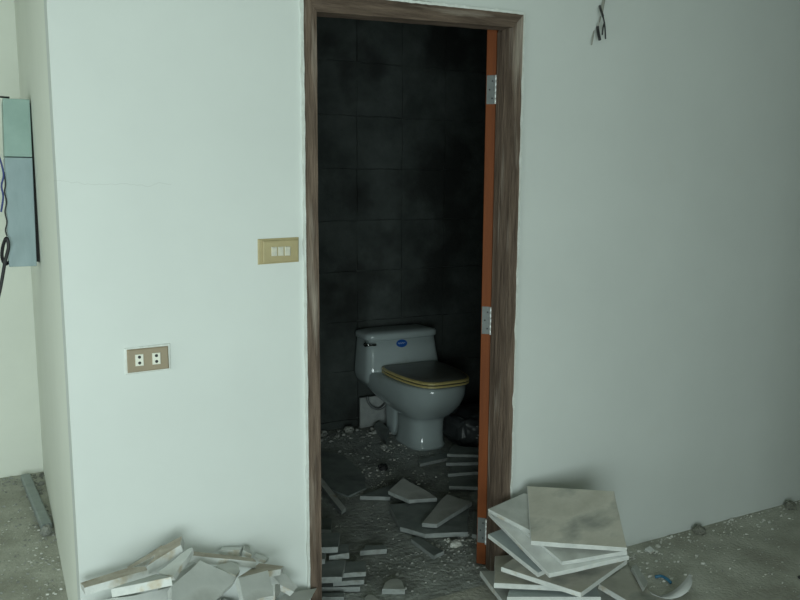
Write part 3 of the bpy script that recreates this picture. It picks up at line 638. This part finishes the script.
rock('grey mortar lump on the bathroom floor left of the toilet', at(349, 432, 2, 0), (.03, .03, .022), M['chip_grey'], 14)
rock('mortar lump on the bathroom floor in front of the toilet', at(384, 449, 2, 0), (.02, .02, .016), M['chip_grey'], 15)
rock('black lump beside pale crumbs in front of the dark slab', at(383, 470, 2, 0), (.025, .025, .02), M['dark'], 17)
rock('pale mortar lump in front of the big slab', at(456, 546, 2, 0), (.026, .02, .014), M['chip_white'], 18)
slab('flat pale plaster flake at the foot of the white wall', [(645, 548), (650, 546), (655, 550), (651, 553)], .008, W2, z=.018, n=(-.1, -.2, 1), name='plaster_flake', cat='plaster')
# curled white strip on the floor
bm = bmesh.new(); c0 = smooth_path([at(640, 584, 2, .02), at(648, 590, 2, .012), at(657, 594, 2, .010), at(667, 592, 2, .018), at(677, 586, 2, .035), at(685, 578, 2, .05), at(689, 572, 2, .06)], 5)
rr = []
for i, p in enumerate(c0):
    t = i / (len(c0) - 1); wd = .010 + .035 * math.sin(math.pi * min(1, t * 1.05)) * (0.4 + t)
    off = Vector((.35, -.8, .05)).normalized() * wd
    rr.append([p, p + off, p + off - Vector((0, 0, .002)), p - Vector((0, 0, .002))])
loft(bm, rr); ps = from_bm('plastic_strip', bm, M['paper'], None, True); tag(ps, 'curled white plastic strip on the floor right of the tile stack', 'plastic scrap')
zmin = min(v.co.z for v in ps.data.vertices); ps.location.z = -zmin + .0005
bm = bmesh.new(); tube(bm, smooth_path([at(655, 577, 2, .006), at(661, 576, 2, .012), at(667, 579, 2, .012), at(671, 583, 2, .006)]), .006, 7)
bb = from_bm('plastic_scrap', bm, M['blue_bit'], None, True); tag(bb, 'small blue plastic scrap beside the curled white strip', 'plastic scrap')

# ------------------------------------------------------------------ crumbs nobody could count
def crumbs(name, label, spots, m, seed, cat='rubble'):
    """spots: (x0,x1,y0,y1,count,smin,smax[,bias])"""
    r = random.Random(seed); V = []; F = []
    for sp in spots:
        x0, x1, y0, y1, cnt, s0, s1 = sp[:7]; bias = sp[7] if len(sp) > 7 else 1.0
        for _ in range(cnt):
            x = r.uniform(x0, x1); y = y1 + (y0 - y1) * (r.random() ** bias)
            sz = s0 + (s1 - s0) * r.random() ** 3
            a = r.uniform(0, 6.28); e = r.uniform(.4, 1.0); hh = sz * r.uniform(.3, .9)
            b = len(V); k = r.choice((4, 5))
            for lay, (sc, z) in enumerate(((1.0, 0.0005), (.75, hh))):
                for j in range(k):
                    t = a + 6.283 * j / k + r.uniform(-.3, .3); q = sz * sc * r.uniform(.7, 1.1)
                    V.append((x + math.cos(t) * q, y + math.sin(t) * q * e, z * (r.uniform(.7, 1.2) if lay else 1)))
            F.append([b + k + j for j in range(k)])
            for j in range(k): F.append([b + j, b + (j + 1) % k, b + k + (j + 1) % k, b + k + j])
    me = bpy.data.meshes.new(name); me.from_pydata(V, [], F); me.update()
    o = link(name, me, m); tag(o, label, cat, None, 'stuff'); return o
crumbs('plaster_crumbs', 'white plaster crumbs scattered on the concrete floor along the right wall', [(1.95, 3.6, -.16, -.012, 520, .002, .010, 2.2), (1.95, 3.6, -.75, -.1, 420, .0015, .007), (2.0, 2.45, -.32, -.05, 150, .002, .012)], M['chip_white'], 21)
crumbs('mortar_crumbs', 'grey grit on the concrete floor at the right', [(1.9, 3.6, -.9, -.015, 500, .0015, .007)], M['chip_grey'], 22)
crumbs('plaster_crumbs', 'white plaster crumbs on the floor of the left alcove', [(-.15, .155, .5, 1.98, 420, .0015, .006), (.05, .158, .5, 1.98, 160, .002, .009)], M['chip_white'], 23)
crumbs('mortar_crumbs', 'dark grit on the floor of the left alcove', [(-.15, .155, .5, 1.98, 420, .002, .009), (.09, .158, 1.1, 1.98, 60, .006, .018), (-.15, .155, 1.85, 1.99, 90, .003, .012)], M['chip_grey'], 24)
crumbs('bathroom_rubble', 'grey mortar rubble covering the bathroom floor', [(.95, 2.7, .02, 1.98, 2600, .0015, .008), (1.5, 2.3, .25, .45, 260, .003, .013), (1.5, 2.7, 1.0, 1.95, 320, .003, .012), (1.3, 2.1, 1.75, 1.98, 160, .006, .024), (1.2, 1.66, .1, .35, 160, .003, .010)], M['chip_grey'], 25)
crumbs('bathroom_crumbs', 'pale crumbs scattered over the bathroom rubble', [(1.2, 2.6, .1, 1.95, 420, .0015, .007), (1.6, 1.85, .3, .42, 70, .004, .012), (1.6, 1.9, .95, 1.3, 90, .003, .012), (1.85, 2.1, 1.3, 1.6, 60, .003, .010)], M['chip_white'], 26)
